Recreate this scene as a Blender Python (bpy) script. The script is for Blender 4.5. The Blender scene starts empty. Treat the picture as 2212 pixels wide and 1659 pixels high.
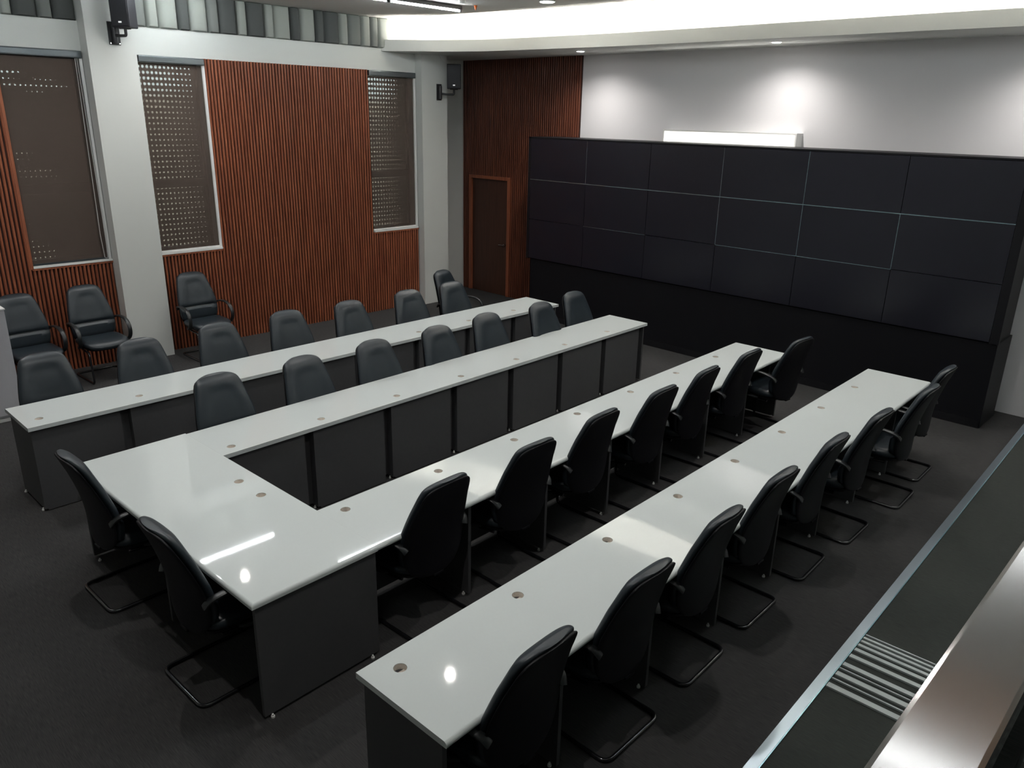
import bpy, bmesh, math, random
from mathutils import Vector, Matrix
C = bpy.context.scene.collection
S = bpy.context.scene
PI = math.pi
random.seed(4)

# ------------------------------------------------------------------ camera
cam_d = bpy.data.cameras.new('camera'); cam = bpy.data.objects.new('camera', cam_d); C.objects.link(cam)
cam_d.sensor_fit = 'HORIZONTAL'; cam_d.sensor_width = 36.0
cam_d.lens = 1679.73 / 2212 * 36.0
cam_d.clip_start = 0.02; cam_d.clip_end = 100
_r = Vector((0.69892743, -0.71492684, 0.01949502))
_d = Vector((-0.22055729, -0.24139107, -0.94503166))
_f = Vector((0.68033442, 0.65620878, -0.32639717))
M = Matrix((( _r.x, -_d.x, -_f.x), (_r.y, -_d.y, -_f.y), (_r.z, -_d.z, -_f.z))).to_4x4()
M.translation = Vector((-1.82711525, -3.24025563, 3.14544921))
cam.matrix_world = M
S.camera = cam

# ------------------------------------------------------------------ exposure, world
S.view_settings.view_transform = 'Standard'; S.view_settings.look = 'None'
S.view_settings.gamma = 1.0; S.view_settings.use_curve_mapping = False
S.view_settings.exposure = 1.5
S.cycles.use_denoising = True
S.cycles.max_bounces = 8; S.cycles.diffuse_bounces = 5; S.cycles.glossy_bounces = 4
S.cycles.transparent_max_bounces = 8
S.cycles.sample_clamp_indirect = 6.0
W = bpy.data.worlds.new('daylight'); S.world = W; W.use_nodes = True
_n = W.node_tree; bg = _n.nodes['Background']; bg.inputs[1].default_value = 1.0
_tc = _n.nodes.new('ShaderNodeTexCoord'); _sx = _n.nodes.new('ShaderNodeSeparateXYZ'); _cr = _n.nodes.new('ShaderNodeValToRGB')
_mr = _n.nodes.new('ShaderNodeMapRange'); _mr.inputs[1].default_value = -.2; _mr.inputs[2].default_value = .2
_n.links.new(_tc.outputs['Generated'], _sx.inputs[0]); _n.links.new(_sx.outputs[2], _mr.inputs[0]); _n.links.new(_mr.outputs[0], _cr.inputs[0])
_cr.color_ramp.elements[0].position = .30; _cr.color_ramp.elements[0].color = (.85,.74,.62,1)      # street level, dim and warm
_cr.color_ramp.elements[1].position = .56; _cr.color_ramp.elements[1].color = (1.9,2.05,2.2,1)     # open sky just above the horizon
_e = _cr.color_ramp.elements.new(.525); _e.color = (.95,.84,.72,1)
_n.links.new(_cr.outputs[0], bg.inputs[0])

# ------------------------------------------------------------------ materials
def mat(name, col, rough=0.5, metal=0.0, noise=None, bump=None, emis=None, spec=0.5, coat=0.0, stretch=None, trans=None):
    m = bpy.data.materials.new(name); m.use_nodes = True
    nt = m.node_tree; p = nt.nodes['Principled BSDF']
    p.inputs['Base Color'].default_value = (*col, 1); p.inputs['Roughness'].default_value = rough
    p.inputs['Metallic'].default_value = metal; p.inputs['Specular IOR Level'].default_value = spec
    p.inputs['Coat Weight'].default_value = coat; p.inputs['Coat Roughness'].default_value = 0.08
    tc = nt.nodes.new('ShaderNodeTexCoord'); mp = nt.nodes.new('ShaderNodeMapping')
    nt.links.new(tc.outputs['Object'], mp.inputs[0])
    if stretch: mp.inputs['Scale'].default_value = stretch
    if noise:
        sc, amt, col2 = noise
        n = nt.nodes.new('ShaderNodeTexNoise'); n.inputs['Scale'].default_value = sc; n.inputs['Detail'].default_value = 4
        nt.links.new(mp.outputs[0], n.inputs['Vector'])
        r = nt.nodes.new('ShaderNodeValToRGB'); r.color_ramp.elements[0].position = 0.5-amt; r.color_ramp.elements[1].position = 0.5+amt
        r.color_ramp.elements[0].color = (*col, 1); r.color_ramp.elements[1].color = (*col2, 1)
        nt.links.new(n.outputs[0], r.inputs[0]); nt.links.new(r.outputs[0], p.inputs['Base Color'])
    if bump:
        sc, st = bump
        n2 = nt.nodes.new('ShaderNodeTexNoise'); n2.inputs['Scale'].default_value = sc; n2.inputs['Detail'].default_value = 3
        nt.links.new(mp.outputs[0], n2.inputs['Vector'])
        b = nt.nodes.new('ShaderNodeBump'); b.inputs['Strength'].default_value = st; b.inputs['Distance'].default_value = 0.01
        nt.links.new(n2.outputs[0], b.inputs['Height']); nt.links.new(b.outputs[0], p.inputs['Normal'])
    if emis:
        p.inputs['Emission Color'].default_value = (*emis[0], 1); p.inputs['Emission Strength'].default_value = emis[1]
    return m

MT = {}
MT['carpet'] = mat('carpet', (0.030,0.030,0.031), 0.95, noise=(6,0.20,(0.060,0.058,0.057)), bump=(30,0.25), spec=0.15, stretch=(55,2.2,1))
MT['carpet_green'] = mat('aisle_carpet', (0.030,0.034,0.031), 0.9, noise=(6,0.2,(0.050,0.055,0.050)), bump=(30,0.25), spec=0.2, stretch=(55,2.2,1))
MT['paint'] = mat('pale_paint', (0.62,0.63,0.60), 0.6, bump=(60,0.03), spec=0.3)
MT['paint_dim'] = mat('grey_paint', (0.70,0.69,0.70), 0.6, bump=(60,0.03), spec=0.3)
MT['ceil'] = mat('ceiling_paint', (0.62,0.61,0.58), 0.8, spec=0.2)
MT['white'] = mat('white_lacquer', (0.80,0.80,0.78), 0.35)
MT['top'] = mat('white_laminate', (0.615,0.655,0.645), 0.035, spec=0.45, noise=(90,0.3,(0.60,0.64,0.63)))
MT['mel'] = mat('charcoal_melamine', (0.066,0.066,0.069), 0.45, noise=(40,0.3,(0.075,0.074,0.077)), spec=0.4)
MT['chip'] = mat('chipboard', (0.62,0.57,0.51), 0.9, noise=(150,0.2,(0.80,0.75,0.69)))
MT['leather'] = mat('black_leather', (0.014,0.021,0.027), 0.42, bump=(220,0.06), spec=0.55)
MT['plastic'] = mat('black_plastic', (0.004,0.004,0.006), 0.5, spec=0.3)
MT['armplastic'] = mat('black_arm_plastic', (0.012,0.014,0.015), 0.38, spec=0.55)
MT['tube'] = mat('black_enamel_tube', (0.010,0.010,0.012), 0.22, spec=0.6, coat=0.4)
MT['screen'] = mat('screen_glass', (0.012,0.012,0.019), 0.30, spec=0.5)
MT['vwbase'] = mat('matt_black_panel', (0.004,0.004,0.006), 0.55, spec=0.3)
MT['seam'] = mat('bezel_metal', (0.30,0.42,0.48), 0.2, metal=0.8)
MT['dark'] = mat('dark_frame', (0.02,0.02,0.022), 0.4)
MT['speaker'] = mat('speaker_black', (0.010,0.010,0.014), 0.6, bump=(400,0.1))
MT['steel'] = mat('brushed_steel', (0.70,0.69,0.67), 0.14, metal=1.0, stretch=(1,40,40), bump=(12,0.015))
MT['strip'] = mat('satin_aluminium', (0.42,0.50,0.56), 0.30, metal=0.9)
MT['alu'] = mat('dark_aluminium', (0.16,0.18,0.19), 0.3, metal=0.9)
MT['bar'] = mat('pale_nosing', (0.42,0.47,0.46), 0.45, metal=0.1)
MT['led'] = mat('led_tube', (1,1,1), 0.5, emis=((0.90,0.97,1.0), 44))
MT['down'] = mat('downlight_lens', (1,1,1), 0.5, emis=((1.0,0.97,0.93), 22))
MT['cove'] = mat('cove_led', (1,1,1), 0.5, emis=((1.0,0.97,0.91), 70))
MT['nichelight'] = mat('niche_led', (1,1,1), 0.5, emis=((1.0,0.98,0.94), 12))
MT['logo'] = mat('silver_badge_glow', (0.8,0.8,0.8), 0.3, emis=((1,1,1),0.15))  # faint self-glow added so the badge reads bright
MT['orange'] = mat('orange_plastic', (0.80,0.16,0.03), 0.5)
MT['fab_l'] = mat('pale_fabric', (0.29,0.305,0.28), 0.95, bump=(300,0.2), spec=0.1)
MT['fab_m'] = mat('mid_fabric', (0.17,0.18,0.168), 0.95, bump=(300,0.2), spec=0.1)
MT['fab_d'] = mat('dark_fabric', (0.085,0.09,0.087), 0.95, bump=(300,0.2), spec=0.1)
MT['lockerm'] = mat('locker_paint', (0.50,0.50,0.53), 0.4)
MT['cord'] = mat('white_cord', (0.6,0.6,0.58), 0.5)

def wood_mat(name, a, b):
    m = mat(name, a, 0.42, noise=(3.0,0.22,b), stretch=(14,14,0.7), spec=0.4); return m
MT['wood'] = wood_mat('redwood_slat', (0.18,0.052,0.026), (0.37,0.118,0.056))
MT['wood_front'] = wood_mat('shaded_redwood_slat', (0.085,0.026,0.016), (0.20,0.062,0.032))  # same redwood as the left wall, with shade put into the colour
MT['woodback'] = mat('wood_backing', (0.030,0.008,0.004), 0.6)
MT['doorwood'] = wood_mat('dark_door_veneer', (0.050,0.020,0.013), (0.078,0.032,0.020))

def glass_mat():
    m = bpy.data.materials.new('clear_glass'); m.use_nodes = True; nt = m.node_tree
    for n in list(nt.nodes): nt.nodes.remove(n)
    o = nt.nodes.new('ShaderNodeOutputMaterial'); mx = nt.nodes.new('ShaderNodeMixShader')
    t = nt.nodes.new('ShaderNodeBsdfTransparent'); t.inputs[0].default_value = (0.86,0.93,0.89,1)
    g = nt.nodes.new('ShaderNodeBsdfGlossy'); g.inputs['Roughness'].default_value = 0.02
    fr = nt.nodes.new('ShaderNodeFresnel'); fr.inputs[0].default_value = 1.45
    nt.links.new(fr.outputs[0], mx.inputs[0]); nt.links.new(t.outputs[0], mx.inputs[1]); nt.links.new(g.outputs[0], mx.inputs[2])
    nt.links.new(mx.outputs[0], o.inputs[0]); return m
MT['glass'] = glass_mat()

def blind_mat():
    m = bpy.data.materials.new('brown_sunscreen_fabric'); m.use_nodes = True; nt = m.node_tree
    p = nt.nodes['Principled BSDF']; p.inputs['Base Color'].default_value = (0.125,0.094,0.078,1); p.inputs['Roughness'].default_value = 0.9
    p.inputs['Specular IOR Level'].default_value = 0.2
    o = nt.nodes['Material Output']; mx = nt.nodes.new('ShaderNodeMixShader'); t = nt.nodes.new('ShaderNodeBsdfTransparent')
    mx.inputs[0].default_value = 0.34
    nt.links.new(p.outputs[0], mx.inputs[1]); nt.links.new(t.outputs[0], mx.inputs[2]); nt.links.new(mx.outputs[0], o.inputs[0]); return m
MT['blind'] = blind_mat()

def shutter_mat(xa, xb, rmax, thr):
    # metal shutter with a regular grid of perforations; holes shrink toward xb and lower down, standing in for fading daylight
    m = bpy.data.materials.new('perforated_shutter'); m.use_nodes = True; nt = m.node_tree; L = nt.links.new
    p = nt.nodes['Principled BSDF']; p.inputs['Base Color'].default_value = (0.10,0.08,0.07,1); p.inputs['Roughness'].default_value = 0.7
    o = nt.nodes['Material Output']; mx = nt.nodes.new('ShaderNodeMixShader'); t = nt.nodes.new('ShaderNodeBsdfTransparent')
    tc = nt.nodes.new('ShaderNodeTexCoord'); sp = nt.nodes.new('ShaderNodeSeparateXYZ'); L(tc.outputs['Object'], sp.inputs[0])
    def ma(op, a, b=None, c=None):
        n = nt.nodes.new('ShaderNodeMath'); n.operation = op
        for i, v in enumerate((a, b, c)):
            if v is None: continue
            if isinstance(v, (int, float)): n.inputs[i].default_value = v
            else: L(v, n.inputs[i])
        return n.outputs[0]
    def cell(v, pitch):
        f = ma('FRACT', ma('DIVIDE', v, pitch)); return ma('MULTIPLY', ma('SUBTRACT', f, 0.5), pitch)
    cx = cell(sp.outputs[0], 0.054); cz = cell(sp.outputs[2], 0.068)
    r2 = ma('SQRT', ma('ADD', ma('MULTIPLY', cx, cx), ma('MULTIPLY', cz, cz)))
    n = nt.nodes.new('ShaderNodeTexNoise'); n.inputs['Scale'].default_value = 3.0; n.inputs['Detail'].default_value = 3
    mp = nt.nodes.new('ShaderNodeMapping'); mp.inputs['Scale'].default_value = (.35, 1, 1.3); L(tc.outputs['Object'], mp.inputs[0]); L(mp.outputs[0], n.inputs['Vector'])
    fx = nt.nodes.new('ShaderNodeMapRange'); L(sp.outputs[0], fx.inputs[0])
    for i, v in enumerate((xa, xb, 1.0, 0.0)): fx.inputs[i+1].default_value = v
    fz = nt.nodes.new('ShaderNodeMapRange'); L(sp.outputs[2], fz.inputs[0])
    for i, v in enumerate((2.9, 3.5, 0.66, 1.0)): fz.inputs[i+1].default_value = v
    fn = nt.nodes.new('ShaderNodeMapRange'); L(n.outputs[0], fn.inputs[0])
    for i, v in enumerate((thr, thr+.1, 0.0, 1.0)): fn.inputs[i+1].default_value = v
    rad = ma('MULTIPLY', ma('MULTIPLY', ma('SQRT', fx.outputs[0]), fz.outputs[0]), ma('MULTIPLY', fn.outputs[0], rmax))
    hole = ma('LESS_THAN', r2, rad)
    L(hole, mx.inputs[0]); L(p.outputs[0], mx.inputs[1]); L(t.outputs[0], mx.inputs[2]); L(mx.outputs[0], o.inputs[0]); return m
SHUT = [shutter_mat(1.0, 1.9, .012, .50), shutter_mat(2.62, 3.22, .018, .12), shutter_mat(6.02, 6.56, .020, .12)]


# ------------------------------------------------------------------ mesh helpers
class MB:
    def __init__(self): self.bm = bmesh.new()
    def box(self, x0, x1, y0, y1, z0, z1, bev=0.0):
        bm = self.bm
        vs = [bm.verts.new((x, y, z)) for x in (x0, x1) for y in (y0, y1) for z in (z0, z1)]
        fs = [(0,1,3,2),(4,6,7,5),(0,4,5,1),(2,3,7,6),(0,2,6,4),(1,5,7,3)]
        nf = [bm.faces.new([vs[i] for i in f]) for f in fs]
        if bev:
            es = list({e for f in nf for e in f.edges})
            bmesh.ops.bevel(bm, geom=es, offset=bev, segments=2, profile=0.6, affect='EDGES')
        return self
    def prism(self, pts, z0, z1):
        bm = self.bm; n = len(pts)
        a = [bm.verts.new((x, y, z0)) for x, y in pts]; b = [bm.verts.new((x, y, z1)) for x, y in pts]
        bm.faces.new(a[::-1]); bm.faces.new(b)
        for i in range(n): bm.faces.new((a[i], a[(i+1)%n], b[(i+1)%n], b[i]))
        return self
    def extr(self, prof, x0, x1, swap=False):
        # profile of (y,z) points pushed along x (or profile of (x,z) along y when swap)
        bm = self.bm; n = len(prof)
        mk = (lambda p, t: (p[0], t, p[1])) if swap else (lambda p, t: (t, p[0], p[1]))
        a = [bm.verts.new(mk(p, x0)) for p in prof]; b = [bm.verts.new(mk(p, x1)) for p in prof]
        bm.faces.new(a); bm.faces.new(b[::-1])
        for i in range(n): bm.faces.new((a[i], b[i], b[(i+1)%n], a[(i+1)%n]))
        return self
    def cyl(self, p0, p1, r, n=16, r1=None):
        p0 = Vector(p0); p1 = Vector(p1); d = (p1-p0).normalized(); u = d.orthogonal().normalized(); v = d.cross(u)
        r1 = r if r1 is None else r1; bm = self.bm
        a = [bm.verts.new(p0+(u*math.cos(2*PI*i/n)+v*math.sin(2*PI*i/n))*r) for i in range(n)]
        b = [bm.verts.new(p1+(u*math.cos(2*PI*i/n)+v*math.sin(2*PI*i/n))*r1) for i in range(n)]
        bm.faces.new(a[::-1]); bm.faces.new(b)
        for i in range(n): bm.faces.new((a[i], a[(i+1)%n], b[(i+1)%n], b[i]))
        return self
    def tube(self, pts, r, n=10, closed=False, flat=None):
        # round tube, or a flat strap when flat=(width along x, thickness)
        bm = self.bm; pts = [Vector(p) for p in pts]; rings = []; m = len(pts)
        u = None
        for i, p in enumerate(pts):
            d = (pts[min(i+1, m-1)]-pts[max(i-1, 0)]).normalized()
            if flat:
                ux = Vector((1,0,0)); ux = (ux-d*ux.dot(d)).normalized(); v = d.cross(ux)
                w, t = flat[0]/2, flat[1]/2
                ring = [p+ux*(w*c)+v*(t*s) for c, s in ((1,-.5),(1,.5),(.75,1),(-.75,1),(-1,.5),(-1,-.5),(-.75,-1),(.75,-1))]
            else:
                u = d.orthogonal().normalized() if u is None else (u-d*u.dot(d)).normalized(); v = d.cross(u)
                ring = [p+(u*math.cos(2*PI*k/n)+v*math.sin(2*PI*k/n))*r for k in range(n)]
            rings.append([bm.verts.new(q) for q in ring])
        k = len(rings[0])
        for a, b in zip(rings, rings[1:]):
            for i in range(k): bm.faces.new((a[i], a[(i+1)%k], b[(i+1)%k], b[i]))
        bm.faces.new(rings[0][::-1]); bm.faces.new(rings[-1])
        return self
    def loft(self, rings, cap=True):
        bm = self.bm; R = [[bm.verts.new(p) for p in r] for r in rings]; k = len(R[0])
        for a, b in zip(R, R[1:]):
            for i in range(k): bm.faces.new((a[i], a[(i+1)%k], b[(i+1)%k], b[i]))
        if cap: bm.faces.new(R[0][::-1]); bm.faces.new(R[-1])
        return self
    def build(self, name, m, parent=None, smooth=False):
        bmesh.ops.recalc_face_normals(self.bm, faces=self.bm.faces[:])
        me = bpy.data.meshes.new(name); self.bm.to_mesh(me); self.bm.free()
        if isinstance(m, str): m = MT[m]
        me.materials.append(m)
        if smooth:
            for p in me.polygons: p.use_smooth = True
            me.set_sharp_from_angle(angle=math.radians(48))
        o = bpy.data.objects.new(name, me); C.objects.link(o)
        if parent: o.parent = parent
        return o
def tag(o, label, cat, group=None):
    o['label'] = label; o['category'] = cat
    if group: o['group'] = group
    return o
def thing(name, label, cat, loc=(0,0,0), rz=0.0, group=None):
    o = bpy.data.objects.new(name, None); C.objects.link(o); o.empty_display_size = 0.1
    o.location = loc; o.rotation_euler = (0,0,rz); return tag(o, label, cat, group)
def struct(o): o['kind'] = 'structure'; return o
def copy_tree(o, parent=None):
    c = o.copy(); C.objects.link(c)
    if parent: c.parent = parent
    for ch in o.children: copy_tree(ch, c)
    return c
def fillet(pts, r, n=5):
    pts = [Vector(p) for p in pts]; out = [pts[0]]
    for i in range(1, len(pts)-1):
        p = pts[i]; a = pts[i-1]-p; b = pts[i+1]-p
        rr = min(r, a.length*0.49, b.length*0.49); A = p+a.normalized()*rr; B = p+b.normalized()*rr
        for k in range(n+1):
            t = k/n; out.append(A*(1-t)**2 + p*2*t*(1-t) + B*t*t)
    out.append(pts[-1]); return out

# ------------------------------------------------------------------ room shell
YW = 7.25; XW = 8.19; YC = 7.77; YR = -4.6; XB = -4.0; ZC = 4.5
struct(MB().box(XB, XW+.2, YR, YC+.2, -0.12, 0).build('floor', 'carpet'))
# pieces of the left wall around the three windows
wins = [(0.79, 1.66), (2.23, 3.135), (5.745, 6.625)]
ZS, ZT, ZB = 1.33, 3.76, 4.08
m = MB()
x = XB
for a, b in wins:
    m.box(x, a, YW+.02, YW+.3, 0, ZT); m.box(a, b, YW+.02, YW+.3, 0, ZS-.01); x = b
m.box(x, 7.0, YW+.02, YW+.3, 0, ZT)
m.box(XB, 7.2, YW, YW+.3, ZT, ZB)
m.box(XB, 7.2, YW+.02, YW+.3, ZB, 5.1)
struct(m.build('wall_left', 'paint'))
struct(MB().box(1.69, 2.235, 7.03, YW+.02, 0, 4.6).build('wall_pillar', 'paint'))
struct(MB().box(6.665, 7.2, 7.09, YC, 0, 4.1).build('wall_pier', 'paint'))
struct(MB().box(7.2, XW+.2, YC, YC+.2, 0, 5.1).build('wall_recess', 'paint'))
struct(MB().box(XW+.02, XW+.2, YR, YC, 0, 4.12).build('wall_front', 'paint_dim'))
struct(MB().box(XW+.02, XW+.2, YR, YC, 4.12, 5.1).build('wall_front', 'white'))
struct(MB().box(XB, XW+.2, YR-.15, YR, 0, 5.1).build('wall_right', 'paint'))
struct(MB().box(XB-.15, XB, YR, YC, 0, 5.1).build('wall_back', 'paint'))

# ceiling, its curved edge, the light cove and the dropped soffit
ced = [(6.12, 7.27), (6.15, 6.9), (6.24, 6.2), (6.36, 5.5), (6.58, 4.41), (6.80, 3.19), (6.93, 1.9), (7.0, 0.5), (7.0, YR)]
pts = [(XB, YR)] + ced[::-1] + [(XB, 7.27)]
struct(MB().prism(pts, ZC, ZC+.1).prism([(a-.02, b) for a, b in ced] + [(a+.04, b) for a, b in ced[::-1]], ZC, 5.1).build('ceiling', 'ceil'))
struct(MB().box(5.9, XW+.2, YR, YC+.2, 5.1, 5.2).build('ceiling_cove', 'white'))
sof = [(6.00, 7.26), (6.15, 7.03), (6.30, 6.83), (6.51, 6.565), (6.70, 6.22), (6.86, 5.79), (6.95, 5.25), (7.03, 4.6), (7.11, 3.9), (7.16, 3.2), (7.20, 2.3), (7.215, 1.5), (7.25, .6), (7.27, -.2), (7.317, -1.05), (7.36, -2.4), (7.38, YR)]
def smooth(pts, n=5):
    out = []
    for i in range(len(pts)-1):
        p0, p1, p2, p3 = (Vector(pts[max(i-1,0)]), Vector(pts[i]), Vector(pts[i+1]), Vector(pts[min(i+2,len(pts)-1)]))
        for k in range(n):
            u = k/n; v = .5*((2*p1)+(p2-p0)*u+(2*p0-5*p1+4*p2-p3)*u*u+(3*p1-p0-3*p2+p3)*u**3); out.append((v.x, v.y))
    return out+[pts[-1]]
sof = smooth(sof)
struct(MB().prism(sof + [(XW+.02, YR), (XW+.02, YC), (6.0, YC)], 4.04, 4.13).prism(sof + [(a+.03, b) for a, b in sof[::-1]], 4.13, 4.20).build('ceiling_soffit', 'paint', None, True))

def slats_y(name, x0, x1, z0, z1, parent):       # vertical slats on the left wall, facing -Y
    m = MB(); n = max(1, round((x1-x0)/0.046)); p = (x1-x0)/n
    for i in range(n):
        c = x0+(i+.5)*p; w = p*.56; dz = random.uniform(-.003, .004)
        m.extr([(c-w*.5, YW), (c-w*.5, YW-.018), (c-w*.28, YW-.026), (c+w*.28, YW-.026), (c+w*.5, YW-.018), (c+w*.5, YW)], 0, 1, True) if False else \
        m.prism([(c-w*.52, YW), (c-w*.5, YW-.020+dz), (c-w*.2, YW-.028+dz), (c+w*.2, YW-.028+dz), (c+w*.5, YW-.020+dz), (c+w*.52, YW)], z0, z1)
    return m.build(name, 'wood', parent)
def wall_panel(label, areas, caps):
    t = thing('slatted_wall_panel', label, 'wall panel', (0,0,0), 0, 'vertical redwood slat panelling')
    m = MB()
    for a in areas: m.box(a[0], a[1], YW, YW+.02, a[2], a[3])
    m.build('backing_board', 'woodback', t)
    for a in areas: slats_y('slats', *a, t)
    for c in caps: MB().box(*c).build('edge_trim', 'wood', t)
    return t
wall_panel('redwood slat panel wrapping the leftmost window, left of the wide white pillar',
           [(XB+2, .775, 0.0, ZT), (.775, 1.69, 0.0, ZS-.03)],
           [(.76, .79, YW-.03, YW+.01, ZS-.03, ZT-.005), (.775, 1.69, YW-.03, YW+.01, ZS-.045, ZS-.02)])
wall_panel('tall redwood slat panel in the middle of the left wall between two brown blinds',
           [(2.235, 3.15, 0.0, ZS-.03), (3.15, 5.73, 0.0, ZT), (5.73, 6.66, 0.0, ZS-.03)],
           [(2.235, 3.15, YW-.03, YW+.01, ZS-.045, ZS-.02), (5.73, 6.66, YW-.03, YW+.01, ZS-.045, ZS-.02)])
# slat panel on the front wall, with the door inside it
t = thing('slatted_wall_panel', 'redwood slat panel with shade in its colour, around the door behind the video wall', 'wall panel', (0,0,0), 0, 'vertical redwood slat panelling')
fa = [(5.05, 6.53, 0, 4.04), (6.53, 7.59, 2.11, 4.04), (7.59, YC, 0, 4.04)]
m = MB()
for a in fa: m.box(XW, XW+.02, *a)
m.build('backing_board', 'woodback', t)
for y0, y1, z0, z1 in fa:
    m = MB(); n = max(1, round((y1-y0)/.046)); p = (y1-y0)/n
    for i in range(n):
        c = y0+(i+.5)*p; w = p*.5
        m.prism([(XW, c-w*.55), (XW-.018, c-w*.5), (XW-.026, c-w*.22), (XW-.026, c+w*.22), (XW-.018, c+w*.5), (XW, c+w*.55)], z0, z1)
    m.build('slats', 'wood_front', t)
d = MB().box(XW-.005, XW+.02, 6.60, 7.52, 0.0, 2.06).build('door_1', 'doorwood'); struct(d)
MB().box(XW-.04, XW+.02, 6.53, 6.60, 0, 2.06).box(XW-.04, XW+.02, 7.52, 7.59, 0, 2.06).box(XW-.04, XW+.02, 6.53, 7.59, 2.06, 2.115).build('door_frame', 'wood', d)
MB().cyl((XW-.005, 6.66, .93), (XW-.05, 6.66, .93), .022).tube([(XW-.05, 6.66, .93), (XW-.055, 6.70, .93), (XW-.055, 6.78, .925)], .009).build('door_handle', 'steel', d, True)

# windows: white reveal, dark sash, perforated shutter outside
for i, (a, b) in enumerate(wins):
    w = MB().box(a, b, YW+.16, YW+.165, ZS, ZT).build('window_%d' % (i+1), 'glass'); struct(w)
    al = a if i != 1 else 2.235
    MB().box(al, b+(.02 if i else .025), YW-.035, YW+.28, ZS-.02, ZS+.005).build('window_sill', 'white', w)
    MB().box(b-.012, b+.02 if i != 2 else b+.02, YW-.02, YW+.28, ZS, ZT-.005).build('window_reveal', 'white', w)
    MB().box(a, b, YW+.14, YW+.19, ZS+.82, ZS+.93).box(a, b, YW+.14, YW+.19, ZS, ZS+.05).box(a, b, YW+.14, YW+.19, ZT-.05, ZT)\
        .box(a, a+.045, YW+.14, YW+.19, ZS, ZT).box(b-.045, b, YW+.14, YW+.19, ZS, ZT).build('window_frame', 'dark', w)
    MB().box(a, b, YW+.21, YW+.212, ZS, ZT).build('perforated_shutter', SHUT[i], w)
    # nothing stands outside; uneven daylight is put into the shutter hole sizes

blabel = ['brown roller blind in the leftmost window, left of the wide white pillar',
          'brown roller blind between the wide white pillar and the tall slat panel',
          'brown roller blind in the far window right of the tall slat panel']
for i, (a, b) in enumerate(wins):
    x0 = a if i != 1 else 2.33; x1 = b-.015
    xs = x0 if i != 1 else 2.24
    t = thing('roller_blind', blabel[i], 'window blind', ((x0+x1)/2, YW, ZS), 0, 'brown roller blinds')
    L = lambda x: x-(x0+x1)/2
    MB().box(L(xs), L(x1), -.004+.005, -.002+.005, .01, ZT-.09-ZS).build('blind_fabric', 'blind', t)
    h0, h1 = ZT-.085-ZS, ZT-ZS-.004
    MB().box(L(x0-.01 if i else x0-.4+.42), L(x1+.03), -.045, .03, h0, h1, .012).box(L(x0), L(x1+.02), -.048, -.044, h0+.03, h0+.036).build('blind_cassette', 'alu', t)
    MB().box(L(xs), L(x1), -.012, .008, .008, .03).build('bottom_rail', 'white' if i else 'alu', t)
    if i == 0:
        MB().tube(fillet([(L(1.60), -.03, h0), (L(1.585), -.03, .30), (L(1.60), -.03, .02), (L(1.635), -.03, .02), (L(1.64), -.03, .3), (L(1.62), -.03, h0)], .03), .004, 6).build('pull_chain', 'cord', t, True)
    else:
        MB().tube([(L(x1-.01), -.03, h0), (L(x1-.005), -.03, .25)], .004, 6).build('pull_chain', 'cord', t, True)
    # white guide at the right jamb comes from the reveal

# padded acoustic panels above the beam
pan = [(.55,.91,'d'),(.91,1.033,'l'),(1.033,1.288,'d'),(1.288,1.438,'m'),(1.438,1.686,'d'),
       (2.24,2.485,'m'),(2.485,2.629,'l'),(2.629,2.876,'l'),(2.876,3.027,'d'),(3.027,3.264,'l'),(3.264,3.414,'m'),(3.414,3.667,'d'),
       (3.667,3.802,'l'),(3.802,4.066,'d'),(4.066,4.198,'l'),(4.198,4.458,'l'),(4.458,4.607,'d'),(4.607,4.852,'l'),(4.852,4.997,'d'),
       (4.997,5.255,'d'),(5.255,5.397,'l'),(5.397,5.637,'m'),(5.637,5.796,'l'),(5.796,5.938,'m'),(5.938,6.15,'l')]
tone = {'d':'dark grey','m':'mid grey','l':'pale grey'}
ords = ['first','second','third','fourth','fifth','sixth','seventh','eighth','ninth','tenth','eleventh','twelfth','thirteenth','fourteenth','fifteenth','sixteenth','seventeenth','eighteenth','nineteenth','twentieth']
for i, (a, b, c) in enumerate(pan):
    m = MB(); w = b-a; N = 8; prof = []
    for k in range(N+1):
        u = -1+2*k/N; prof.append((a+.002+(w-.004)*k/N, YW+.01-.065*(1-abs(u)**4)**.5))
    prof = [(a+.002, YW+.02)] + prof + [(b-.002, YW+.02)]
    ring = lambda z, s: [(x, YW+.02+(y-YW-.02)*s, z) for x, y in prof]
    m.loft([ring(ZB+.001, .6), ring(ZB+.012, .9), ring(ZB+.05, 1), ring(ZC-.05, 1), ring(ZC-.012, .9), ring(ZC-.002, .6)])
    wide = 'wide' if w > .2 else 'narrow'
    if i < 5: lab = '%s %s padded panel above the leftmost window, %s of five' % (wide, tone[c], ords[i])
    else: lab = '%s %s padded panel above the beam, %s right of the wide pillar' % (wide, tone[c], ords[i-5])
    tag(m.build('acoustic_panel', 'fab_'+c, None, True), lab, 'acoustic panel', 'padded acoustic panels under the ceiling')

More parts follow.
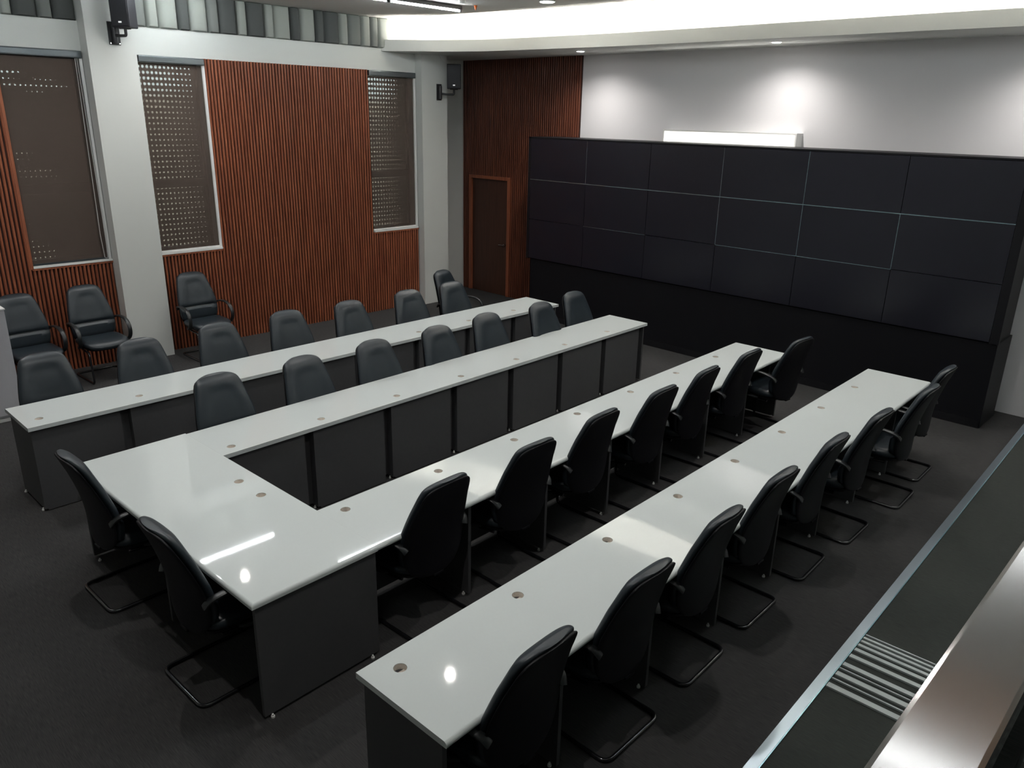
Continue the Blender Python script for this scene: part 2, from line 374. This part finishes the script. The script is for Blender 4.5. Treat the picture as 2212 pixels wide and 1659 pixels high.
# ------------------------------------------------------------------ lamps
def downlight(x, y, z, label, power, spot=True, r=.050):
    t = thing('downlight', label, 'ceiling light', (x, y, z), 0, 'round recessed downlights')
    MB().cyl((0,0,-.008), (0,0,0), r+.018, 28).build('trim_ring', 'white', t, True)
    MB().cyl((0,0,-.012), (0,0,-.0075), r, 28).build('lens', 'down', t)
    ld = bpy.data.lights.new('downlight_lamp', 'SPOT' if spot else 'AREA'); ld.energy = power; ld.color = (1, .96, .92)
    if spot: ld.spot_size = math.radians(150); ld.spot_blend = 1.0; ld.shadow_soft_size = r*.8
    else: ld.shape = 'DISK'; ld.size = r*2
    lo = bpy.data.objects.new('downlight_lamp', ld); C.objects.link(lo); lo.location = (0, 0, -.03); lo.parent = t
downlight(7.512, 4.538, 4.04, 'round downlight in the curved soffit above the edge of the front slat panel', 30)
downlight(7.60, 1.58, 4.04, 'round downlight in the curved soffit above the grey wall and lit niche', 30)
downlight(7.62, -1.40, 4.04, 'round downlight in the curved soffit beyond the right edge of the video wall', 30)
downlight(6.14, 3.97, ZC, 'round downlight in the main ceiling near the glowing cove', 30, True, .085)
for k, (x, y) in enumerate([(3.04, 2.35), (2.34, 5.85), (3.1, -.9), (-.3, 2.2), (-.4, -1.2), (5.9, .2), (-.6, 5.6), (1.4, .6)][:7]):
    downlight(x, y, ZC, ['round ceiling downlight over the middle of the table rows', 'round ceiling downlight over the chairs near the left wall', 'round ceiling downlight over the nearest table row',
        'round ceiling downlight above the left end of the joined tables', 'round ceiling downlight above the near aisle', 'round ceiling downlight before the video wall', 'round ceiling downlight above the grey locker'][k], 38)

MT['led_added'] = mat('added_led_tube', (1,1,1), 0.5, emis=((0.95,0.98,1.0), 5))  # tubes of the two lights added over the handrail
def linear(x0, n, y, label, rz=0.0):
    L = n*1.2; t = thing('linear_light', label, 'ceiling light', (x0, y, ZC), rz, 'black linear ceiling lights')
    MB().box(0, L, -.03, .03, -.05, 0, .004).build('housing', 'dark', t)
    for k in range(n):
        MB().cyl((k*1.2+.03, 0, -.062), (k*1.2+1.17, 0, -.062), .011, 12).build('light_tube', 'led_added' if rz else 'led', t, True)
        MB().box(k*1.2+.005, k*1.2+.03, -.02, .02, -.078, -.05).box(k*1.2+1.17, k*1.2+1.195, -.02, .02, -.078, -.05).build('tube_holder', 'dark', t)
linear(3.4, 2, 5.20, 'black linear light with two white tubes under the ceiling near the acoustic panels')
linear(2.0, 1, 6.55, 'single-tube black linear light above the wall beside the wide pillar')
linear(-1.2, 2, 5.20, 'black linear light above the left end of the rearmost table')
linear(-.6, 2, 1.0, 'black linear light above the joined table corner')
linear(3.4, 2, -2.2, 'black linear light above the aisle beside the nearest table row')
t = tag(MB().prism([(a+.10, b) for a, b in sof[5:]] + [(a+.15, b) for a, b in sof[5:][::-1]], 4.131, 4.145).build('cove_light_strip', 'cove'),
        'warm white light strip hidden on top of the curved soffit', 'light strip')
linear(1.02, 1, -3.25, 'added black linear light for reflections on the balcony handrail, nearer the camera', PI/2)  # this and the next: unseen lights added to streak the handrail with bright bands
linear(3.28, 1, -3.25, 'added black linear light for reflections on the balcony handrail, farther away', PI/2)
MT['warm'] = mat('peach_reflector_board', (0.80,0.50,0.36), 0.6)
struct(MB().box(1.35, 1.85, YR, -2.0, ZC-.03, ZC).build('added_tint_board', 'warm'))  # unseen board added to tint the handrail's reflection peach
o = MB().cyl((0,0,0), (0,0,-.04), .024, 16, .010).cyl((0,0,-.04), (0,0,-.055), .006, 10).build('sprinkler_head', 'orange', None, True); o.location = (5.88, 5.0, ZC)
tag(o, 'small orange cone-shaped sprinkler head on the ceiling', 'sprinkler')
o = MB().cyl((0,0,0), (0,0,-.03), .05, 20, .042).build('smoke_detector', 'white', None, True); o.location = (5.46, 4.80, ZC)
tag(o, 'small white smoke detector beside the orange ceiling cone', 'smoke detector')

# lit niche on the front wall
t = thing('wall_niche', 'bright white open-fronted box on the grey wall above the video wall', 'niche', (XW, 2.38, 2.45))
dx = .15
MB().box(-dx, .02, -1.0, 1.0, 0, .02).box(-dx, .02, -1.0, 1.0, .53, .55).box(-dx, .02, -1.0, -.98, .02, .53).box(-dx, .02, .98, 1.0, .02, .53).build('niche_box', 'white', t)
MB().box(0, .02, -.98, .98, .02, .53).build('niche_back', 'white', t)
MB().box(-dx+.03, -.03, -.95, .95, .022, .04).build('niche_light', 'nichelight', t)

# ------------------------------------------------------------------ video wall
VX = 7.41; rows = [.97, 1.59, 2.205, 2.82]; cols = [5.36-1.117*k for k in range(7)]
t = thing('video_wall', 'wide black video wall of tiled screens in front of the grey wall', 'video wall', (VX, 2.0, 0))
Y = lambda y: y-2.0
MB().box(.05, .60, Y(-1.40), Y(5.38), .955, 2.835).build('cabinet', 'vwbase', t)
MB().box(-.005, .05, Y(5.36), Y(5.41), .96, 2.835).box(-.005, .05, Y(-1.43), Y(cols[6]), .96, 2.835).box(-.005, .60, Y(-1.43), Y(5.41), 2.822, 2.84).build('outer_frame', 'vwbase', t)
b = MB().box(.03, .62, Y(-1.42), Y(5.34), .0, .955).build('base_cabinet', 'vwbase', t)
MB().box(.022, .03, Y(-1.41), Y(5.33), .0, .09).build('plinth', 'tube', b)
for r in range(3):
    for c in range(6):
        g = .0035
        s = MB().box(-.004, .05, Y(cols[c+1])+g, Y(cols[c])-g, rows[r]+g, rows[r+1]-g).build('screen', 'screen', t)
def bez(y0, y1, z0, z1, nm='bezel_strip'): MB().box(-.0065, -.0035, Y(y0), Y(y1), z0, z1).build(nm, 'seam', t)
for c in range(6): bez(cols[c+1], cols[c], 2.200, 2.210)
for c in (1, 3, 4): bez(cols[c+1]+.0, cols[c], 1.586, 1.592)
for c in (1, 3, 4): bez(cols[c]-.003, cols[c]+.003, 2.21, 2.815)
for c in (3, 4, 5): bez(cols[c]-.003, cols[c]+.003, 1.59, 2.20)

# ------------------------------------------------------------------ tables
def rotp(x, y, t): return (x*math.cos(t)-y*math.sin(t), x*math.sin(t)+y*math.cos(t))
TH = .032; TZ = .75
def top_profile(y0, y1, user):       # (y,z) profile, rounded on the user's side ('lo' or 'hi')
    r = .020; arc = [(math.sin(a)*r, math.cos(a)*r) for a in [k*PI/12 for k in range(7)]]
    if user == 'lo':
        p = [(y0+r-s, TZ-r+c) for s, c in arc]; return p + [(y0+.003, TZ-TH+.002), (y0+.01, TZ-TH), (y1, TZ-TH), (y1, TZ)]
    p = [(y1-r+s, TZ-r+c) for s, c in arc]; return p + [(y1-.003, TZ-TH+.002), (y1-.01, TZ-TH), (y0, TZ-TH), (y0, TZ)]
def cut_holes(o, holes, r=.032):
    m = MB()
    for x, y in holes: m.cyl((x, y, TZ-TH-.05), (x, y, TZ+.05), r, 28)
    cu = m.build('cut', 'chip')
    md = o.modifiers.new('h', 'BOOLEAN'); md.object = cu; md.operation = 'DIFFERENCE'; md.solver = 'EXACT'
    p = o.parent; o.parent = None
    dg = bpy.context.evaluated_depsgraph_get(); me = bpy.data.meshes.new_from_object(o.evaluated_get(dg))
    o.modifiers.clear(); o.data = me; o.parent = p
    while len(me.materials) > 1: me.materials.pop()
    for f in me.polygons: f.material_index = 0
    bpy.data.objects.remove(cu)
def hole_cups(t, holes, r=.032):
    for x, y in holes:
        m = MB(); n = 24
        ring = lambda rr, z: [(x+rr*math.cos(2*PI*i/n), y+rr*math.sin(2*PI*i/n), z) for i in range(n)]
        m.loft([ring(r-.0004, TZ-.003), ring(r-.0004, TZ-TH-.004), ring(0.001, TZ-TH-.004)], cap=False)
        m.loft([ring(r+.001, TZ-TH-.0005), ring(r+.001, TZ-TH-.008)], cap=True)
        m.build('cable_hole', 'chip', t, True)
def foot(t, x, y): MB().cyl((x, y, 0), (x, y, .010), .011, 14).cyl((x, y, .010), (x, y, .022), .006, 8).build('levelling_foot', 'white', t, True)
def straight_table(label, ang, x0, x1, y0, y1, user, gx, gy):
    ox, oy = rotp(x0, y0, ang)
    t = thing('conference_table', label, 'table', (ox, oy, 0), ang, 'long white-topped tables'); L = x1-x0; D = y1-y0
    top = MB().extr(top_profile(0, D, user), 0, L).build('tabletop', 'top', t)
    holes = [(g-x0, gy-y0) for g in gx]; cut_holes(top, holes); hole_cups(t, holes)
    n = round(L/.8); p = L/n
    lo, hi = (.05, D-.03) if user == 'lo' else (.03, D-.05)
    for k in range(n+1):
        x = min(max(k*p, .02+.0125), L-.02-.0125)
        MB().box(x-.0125, x+.0125, lo, hi, .02, TZ-TH).build('side_panel', 'mel', t)
        foot(t, x-(.018 if k < n else -.018), lo+.04); foot(t, x-(.018 if k < n else -.018), hi-.04)
        if k < n:
            a = x+.0125; b = min((k+1)*p, L-.0325)-.0125; ym = (hi-.075) if user == 'lo' else (lo+.075)
            if user == 'hi':
                MB().box(a, b-.085, lo, lo+.018, .008, TZ-TH).build('modesty_panel', 'mel', t)
                MB().box(b-.10, b, lo+.07, lo+.082, .03, TZ-TH).build('cable_recess', 'mel', t)
            else: MB().box(a, b, ym, ym+.018, .035, TZ-TH).build('modesty_panel', 'mel', t)
    return t
tA, tU, tD = .0096, .0311, .0272
straight_table('rearmost long white table, nearest the slatted left wall', tA, -.378, 6.022, 3.397, 4.010, 'hi', [-.248+.795*k for k in range(8)], 3.567)
straight_table('nearest long white table, standing alone beside the aisle', tD, -.236, 6.211, -1.3405, -.7354, 'lo', [-.076+.798*k for k in range(8)], -.8546)

# joined U-shaped table
x0, x1, xi, y0, y1, y2, y3 = -.302, 6.116, .511, .0586, .6755, 1.8663, 2.458
ox, oy = rotp(x0, y0, tU)
t = thing('conference_table', 'U-shaped joined white table in the middle, open toward the video wall', 'table', (ox, oy, 0), tU, 'long white-topped tables')
xx = lambda v: v-x0
yy = lambda v: v-y0
# far arm
a = MB().extr([(y, z) for y, z in top_profile(yy(y2), yy(y3), 'hi')], xx(xi)+.0002, xx(x1)).build('tabletop', 'top', t)
hu = [(xx(.637+.798*k), yy(1.9807)) for k in range(7)]; cut_holes(a, hu); hole_cups(t, hu)
a = MB().extr([(y, z) for y, z in top_profile(yy(y0), yy(y1), 'lo')], xx(xi)+.0002, xx(x1)).build('tabletop', 'top', t)
hf = [(xx(.647+.798*k), yy(.5624)) for k in range(7)]; cut_holes(a, hf); hole_cups(t, hf)
# end desk
m = MB(); m.box(0, xx(xi)-.0002, 0, yy(y3), TZ-TH, TZ)
es = [e for e in m.bm.edges if all(abs(v.co.z-TZ) < 1e-5 for v in e.verts) and (all(v.co.x < 1e-5 for v in e.verts) or all(v.co.y < 1e-5 for v in e.verts))]
bmesh.ops.bevel(m.bm, geom=es, offset=.018, segments=5, profile=.5, affect='EDGES')
a = m.build('tabletop', 'top', t)
he = [(xx(.377), yy(1.401)), (xx(.377), yy(1.117))]; cut_holes(a, he); hole_cups(t, he)
for yv in (.012, yy(y3)-.037):
    MB().box(.02, xx(xi)-.012, yv, yv+.025, .02, TZ-TH).build('side_panel', 'mel', t)
foot(t, .06, .004); foot(t, xx(xi)-.07, .004); foot(t, .06, yy(y3)-.004); foot(t, .03, yy(y3)-.10)
MB().box(.06, xx(xi)-.1, yy((y0+y3)/2)-.012, yy((y0+y3)/2)+.012, .02, TZ-TH).build('side_panel', 'mel', t)
MB().box(xx(xi)-.075, xx(xi)-.057, .04, yy(y3)-.04, .035, TZ-TH).build('modesty_panel', 'mel', t)
for arm in ('far', 'near'):
    lo, hi = (yy(y2)+.03, yy(y3)-.05) if arm == 'far' else (yy(y0)+.05, yy(y1)-.03)
    for k in range(8):
        x = xx(xi)+.8*k; x = min(x if k else x+.012, xx(x1)-.0325)
        if k: MB().box(x-.0125, x+.0125, lo, hi, .02, TZ-TH).build('side_panel', 'mel', t)
        if k: 
            foot(t, x-(.02 if k < 7 else -.02), lo+.04); foot(t, x-.02, hi-.04)
        if k < 7:
            aa = x+.0125 if k else x-.06; bb = min(xx(xi)+.8*(k+1), xx(x1)-.0325)-.0125
            ym = lo+.075 if arm == 'far' else hi-.075
            if arm == 'far':
                MB().box(aa, bb-.085, lo, lo+.018, .008, TZ-TH).build('modesty_panel', 'mel', t)
                MB().box(bb-.10, bb, lo+.07, lo+.082, .03, TZ-TH).build('cable_recess', 'mel', t)
            else: MB().box(aa, bb, ym, ym+.018, .035, TZ-TH).build('modesty_panel', 'mel', t)

# ------------------------------------------------------------------ chair
def lerp_tab(tab, z):
    if z <= tab[0][0]: return tab[0][1]
    for (a, va), (b, vb) in zip(tab, tab[1:]):
        if z <= b: s = (z-a)/(b-a); s = s*s*(3-2*s) if False else s; return va+(vb-va)*s
    return tab[-1][1]
YB = [(.38,-.235),(.50,-.235),(.62,-.240),(.75,-.262),(.88,-.295),(1.0,-.338),(1.09,-.375)]      # centre line of the back
WB = [(.392,.05),(.398,.095),(.408,.135),(.422,.168),(.445,.198),(.475,.224),(.52,.245),(.58,.257),(.66,.262),(.74,.256),(.82,.242),(.90,.224),(.96,.210),(1.00,.200),(1.03,.189),(1.05,.176),(1.065,.157),(1.076,.132),(1.084,.100),(1.088,.065)]
def ring_pts(z, w, yc, tf, tb, N=28, bowl=.035, dent=None, ex=2.6):
    out = []
    for i in range(N):
        a = 2*PI*i/N; c, s = math.cos(a), math.sin(a)
        x = w*math.copysign(abs(c)**(2/ex), c); tt = tf if s > 0 else tb
        bw = bowl*max(.25, min(1, (1.12-z)/.45)); y = yc+tt*math.copysign(abs(s)**(2/ex), s) + bw*(x/.26)**2
        if dent and s > 0: y -= dent(x, z)*abs(s)
        out.append((x, y, z))
    return out
def make_chair():
    t = thing('cantilever_chair', 'x', 'chair')
    # rear shell
    WS = [(z-max(0, z-.98)*.16, w*.985) for z, w in WB]
    rings = [ring_pts(z, w, lerp_tab(YB, z)-.028, .010, .016, ex=3.2) for z, w in WS]
    rings.append(ring_pts(1.073, .035, lerp_tab(YB, 1.073)-.028, .006, .006))
    MB().loft(rings).build('back_shell', 'plastic', t, True)
    # cushion of the back, with a head dent and a fold above the lumbar roll
    def dent(x, z):
        ss = lambda v: max(0, min(1, v))**2*(3-2*max(0, min(1, v)))
        d = .012*ss((.185-abs(x)-.45*max(0, z-.85))/.075)*ss((1.035-z)/.085)*ss((z-.68)/.06)
        return d
    zs = [.475,.48,.49,.51,.54,.57,.60,.625,.645,.66,.675,.70,.74,.78,.82,.86,.89,.92,.94,.955,.965,.975,.985,.995,1.01,1.035,1.052,1.064,1.073,1.080,1.085]
    fold = lambda z: .026*math.exp(-((z-.655)/.018)**2)
    def cw(z):
        w = lerp_tab(WB, z)-.001
        if z < .50: w *= .80+.20*((z-.475)/.025)**.5
        return w
    def ct(z):
        t_ = .050
        if z < .52: t_ *= .45+.55*((z-.475)/.045)**.5
        if z > 1.03: t_ *= max(.12, 1-((z-1.03)/.056)**2*.9)
        return t_-fold(z)+(.012 if z < .64 else 0)*(1 if z > .50 else .5)
    rings = [ring_pts(z, cw(z), lerp_tab(YB, z)+.002, ct(z), .034, dent=dent, N=48) for z in zs]
    MB().loft(rings).build('backrest', 'leather', t, True)
    # seat
    def sr(z, sx, sy, yc=.0, drop=0):
        out = []
        for i in range(32):
            a = 2*PI*i/32; c, s = math.cos(a), math.sin(a)
            x = sx*math.copysign(abs(c)**(2/4.2), c); y = sy*math.copysign(abs(s)**(2/4.2), s)
            zz = z - (drop*max(0, (y-.12)/.13)**2 if y > .12 else 0) + .012*(x/.25)**2
            out.append((x, yc+y, zz))
        return out
    MB().loft([sr(.425,.225,.225,.005,.02), sr(.430,.245,.245,.005,.02), sr(.45,.255,.255,.005,.02), sr(.475,.252,.252,.005,.03), sr(.492,.235,.235,.005,.03), sr(.500,.20,.20,.005,.02), sr(.501,.10,.10,.005,0)]).build('seat', 'leather', t, True)
    MB().loft([sr(.395,.19,.19), sr(.40,.23,.235), sr(.424,.24,.245)]).build('seat_pan', 'plastic', t, True)
    # bracket from pan to shell
    MB().box(-.04, .04, -.285, -.10, .385, .398).box(-.04, .04, -.275, -.262, .385, .43).build('back_bracket', 'plastic', t)
    # armrests
    for s in (-1, 1):
        path = [(s*.250,-.262,.635),(s*.268,-.235,.672),(s*.283,-.17,.694),(s*.290,-.08,.702),(s*.292,.01,.695),(s*.292,.08,.668),(s*.292,.125,.620),(s*.291,.142,.560),(s*.289,.128,.500),(s*.283,.090,.455),(s*.272,.035,.428),(s*.252,-.03,.418),(s*.225,-.06,.414)]
        q = []
        for i in range(len(path)-1):
            p0 = Vector(path[max(i-1,0)]); p1 = Vector(path[i]); p2 = Vector(path[i+1]); p3 = Vector(path[min(i+2,len(path)-1)])
            for k in range(3):
                u = k/3; q.append(.5*((2*p1)+(p2-p0)*u+(2*p0-5*p1+4*p2-p3)*u*u+(3*p1-p0-3*p2+p3)*u**3))
        q.append(Vector(path[-1]))
        MB().tube(q, 0, flat=(.046, .020)).build('armrest', 'armplastic', t, True)
    # cantilever frame
    P = [(.20,-.16,.388),(.225,.0,.388),(.235,.20,.388),(.238,.235,.012),(.238,-.335,.012),(-.238,-.335,.012),(-.238,.235,.012),(-.235,.20,.388),(-.225,0,.388),(-.20,-.16,.388)]
    MB().tube(fillet(P, .06, 6), .0125, 10).build('cantilever_frame', 'tube', t, True)
    return t
proto = make_chair(); used = [False]
def place(x, y, rz, label, group, sz=1.0):
    if not used[0]: o = proto; used[0] = True
    else: o = copy_tree(proto)
    o.location = (x, y, 0); o.rotation_euler = (0, 0, rz); o['label'] = label; o['group'] = group
    return o
num = ['first','second','third','fourth','fifth','sixth','seventh','eighth']
jit = [.02,-.03,.015,-.01,.03,-.02,.01,.0]
for k, (x, y) in enumerate(zip([-.01,.77,1.59,2.38,3.17,4.03,4.78], [4.28,4.19,4.26,4.28,4.23,4.25,4.28])):
    place(x, y-.36, PI+jit[k], 'black leather chair behind the rearmost table, %s from the left' % num[k], 'chairs behind the rearmost table')
for k, (x, y) in enumerate(zip([.84,1.63,2.39,3.19,3.94,4.80,5.54], [2.72,2.68,2.69,2.69,2.75,2.71,2.84])):
    place(x, y-.36, PI+tU-jit[k], 'black leather chair behind the far arm of the U-shaped table, %s from left' % num[k], 'chairs at the far arm of the U-shaped table')
for k, (x, y) in enumerate(zip([.93,1.76,2.53,3.34,4.06,4.87,5.71], [-.05,-.04,.0,.0,.03,.04,-.10])):
    place(x, y+.375, tU+(jit[k] if k < 6 else -.12), 'back-turned black chair at the near arm of the U-shaped table, %s from left' % num[k], 'chairs at the near arm of the U-shaped table')
for k, (x, y) in enumerate(zip([.24,1.03,1.80,2.55,3.35,4.12,5.02,5.72], [-1.49,-1.475,-1.445,-1.42,-1.42,-1.45,-1.51,-1.44])):
    place(x, y+.375, tD+jit[k]*.6, 'back-turned black chair at the nearest table, %s counting from the camera' % num[k], 'chairs at the nearest table')
place(-.195, 1.86, -PI/2+tU, 'black chair at the left end of the U-shaped table, the farther of two', 'chairs at the left end of the U-shaped table')
place(-.165, .62, -PI/2+tU, 'black chair at the left end of the U-shaped table, the nearer of two', 'chairs at the left end of the U-shaped table')
place(.50, 6.63, PI+.05, 'black armchair against the slatted wall, partly behind the grey locker', 'chairs along the left wall')
place(1.24, 6.66, PI+.04, 'black armchair against the slatted wall, just left of the wide white pillar', 'chairs along the left wall')
place(2.56, 6.64, PI+.02, 'black armchair against the slatted wall, just right of the wide white pillar', 'chairs along the left wall')
place(5.30, 4.60, PI+.28, 'black armchair behind the far end of the rearmost table, near the door', 'chairs along the left wall')

# ------------------------------------------------------------------ locker
t = thing('locker', 'pale grey metal locker cut off by the left edge of the photo', 'cabinet', (-.35, 5.81, 0))
MB().box(-.45, .455, .0, .42, .05, 1.18, .004).build('carcass', 'lockerm', t)
MB().box(-.44, .445, .012, .41, 0, .05).build('plinth', 'white', t)
MB().box(-.02, .39, -.012, -.001, .07, 1.165, .003).build('door', 'lockerm', t)
MB().box(-.445, -.03, -.012, -.001, .07, 1.165, .003).build('door', 'lockerm', t)
MB().box(-.46, .462, -.015, .43, 1.18, 1.195, .003).build('top_panel', 'white', t)

# ------------------------------------------------------------------ speakers
def speaker(label, loc, plate, box, rz, size):
    # loc: on the wall at the plate; plate: (w, h); box: centre of the cabinet's underside relative to loc
    t = thing('wall_speaker', label, 'speaker', loc, 0, 'black wall-mounted loudspeakers'); pw, ph = plate; bx, by, bz = box; w, dpt, h = size
    MB().box(-pw/2, pw/2, -.012, 0, -ph/2, ph/2, .003).build('wall_plate', 'dark', t)
    MB().cyl((0, -.036, -ph/2+.02), (0, -.036, ph/2-.03), .030, 18).build('swivel', 'dark', t, True)
    MB().tube(fillet([(0,-.036,-.02), (bx*.4,by*.6,-.03), (bx,by,-.03), (bx,by,bz)], .02), .017, 10).box(bx-.05, bx+.05, by-.04, by+.04, bz-.012, bz).build('bracket_arm', 'dark', t, True)
    for sx in (-pw*.38, pw*.38):
        for sz in (-ph*.44, ph*.44): MB().cyl((sx, -.012, sz), (sx, -.017, sz), .009, 10).build('screw', 'steel', t)
    b = MB().box(-w/2, w/2, -dpt/2, dpt/2, 0, h, .012).build('speaker_box', 'speaker', t); b.location = (bx, by, bz); b.rotation_euler = (0, 0, rz)
    MB().box(-w/2+.012, w/2-.012, -dpt/2-.006, -dpt/2+.002, .012, h-.012, .004).build('grille', 'speaker', b)
    MB().box(-.018, .018, -dpt/2-.0085, -dpt/2-.006, .045, .063, .001).build('badge', 'logo', b)
    return t
speaker('black loudspeaker high on the wide white pillar at upper left', (2.0, 7.03, 3.96), (.13, .25), (.06, -.21, .05), -.82, (.215, .20, .40))
speaker('black loudspeaker on a swivel bracket beside the front slat panel corner', (7.02, 7.09, 3.48), (.10, .25), (.19, -.16, .055), -.72, (.225, .18, .375))
tag(MB().tube(fillet([(6.95, 7.0, 4.04), (6.98, 6.98, 3.98), (7.05, 6.96, 3.93)], .02), .004, 6).build('speaker_cable', 'cord', None, True), 'thin white cable hanging from the soffit to the far speaker', 'cable')

# ------------------------------------------------------------------ aisle at the right: strip, aisle carpet, steel bars
st = .031
def sp(x, off=0):  # line along the aisle strip
    return -1.985+st*x - off
X0, X1 = -1.2, 8.18
MT['edge'] = mat('polished_edge', (0.45, 0.72, 0.82), 0.2, metal=0.6)
fs = MB().prism([(X0, sp(X0, 0)), (X1, sp(X1, 0)), (X1, sp(X1, .058)), (X0, sp(X0, .058))], 0, .012).build('floor_trim_strip', 'strip')
MB().prism([(X0, sp(X0, .059)), (X1, sp(X1, .059)), (X1, sp(X1, .065)), (X0, sp(X0, .065))], 0, .013).build('polished_edge', 'edge', fs)
tag(fs, 'long pale metal strip on the floor beside the nearest table row', 'floor strip')
o = MB().prism([(X0, sp(X0, .066)), (X1, sp(X1, .066)), (X1, -3.9), (X0, -3.9)], 0, .004).build('aisle_runner', 'carpet_green')
tag(o, 'dark green-grey carpet runner right of the pale metal floor strip', 'carpet')
t = thing('floor_grille', 'row of pale metal bars set across the aisle carpet by the handrail', 'floor grille', (2.5, -2.4, .004))
bx = [2.165, 2.255, 2.335, 2.395, 2.455, 2.515, 2.57, 2.625, 2.675, 2.725, 2.77, 2.81]
bw = [.036, .012, .034, .010, .032, .009, .0, .0, .0, .0, .0, .0]
bars = [(2.183,.042),(2.272,.010),(2.320,.040),(2.395,.008),(2.437,.036),(2.545,.034),(2.630,.030),(2.692,.026),(2.745,.022),(2.790,.020),(2.835,.010)]
for x, w in bars:
    ya = sp(x, .07)+2.4
    MB().prism([(x-2.5, ya), (x-2.5+w, ya), (x-2.5+w+.022, -.36), (x-2.5+.022, -.36)], 0, .012).build('bar', 'bar', t)
    if w > .015:
        MB().prism([(x-2.5+.024, -.40), (x-2.5+w+.024, -.40), (x-2.5+w+.026, -.44), (x-2.5+.026, -.44)], 0, .012).build('bar_end', 'bar', t)
        MB().prism([(x-2.5+.03, -.50), (x-2.5+w+.03, -.50), (x-2.5+w+.06, -1.1), (x-2.5+.06, -1.1)], 0, .012).build('bar', 'bar', t)

# balcony edge, glass balustrade and handrail in front of the camera
struct(MB().box(XB, 3.0, YR, -3.25, 1.36, 1.5).build('floor_balcony', 'carpet'))
t = thing('handrail', 'wide brushed steel handrail across the lower right corner', 'handrail', (0, -3.13, 1.5), 0.0)
zr = 2.6-1.5
def rp(x): return .031*0+0.0
m = MB(); m.box(-3.0, 2.4, -.040, .040, zr-.035, zr, .006)
o = m.build('top_rail', 'steel', t, False)
MB().box(-3.0, 2.4, -.035, -.023, -.10, zr-.036).build('glass_panel', 'glass', t)
for x in (-2.4, -1.0, .4, 1.8):
    MB().box(x-.03, x+.03, -.060, -.036, -.10, .06, .003).build('glass_clamp', 'steel', t)
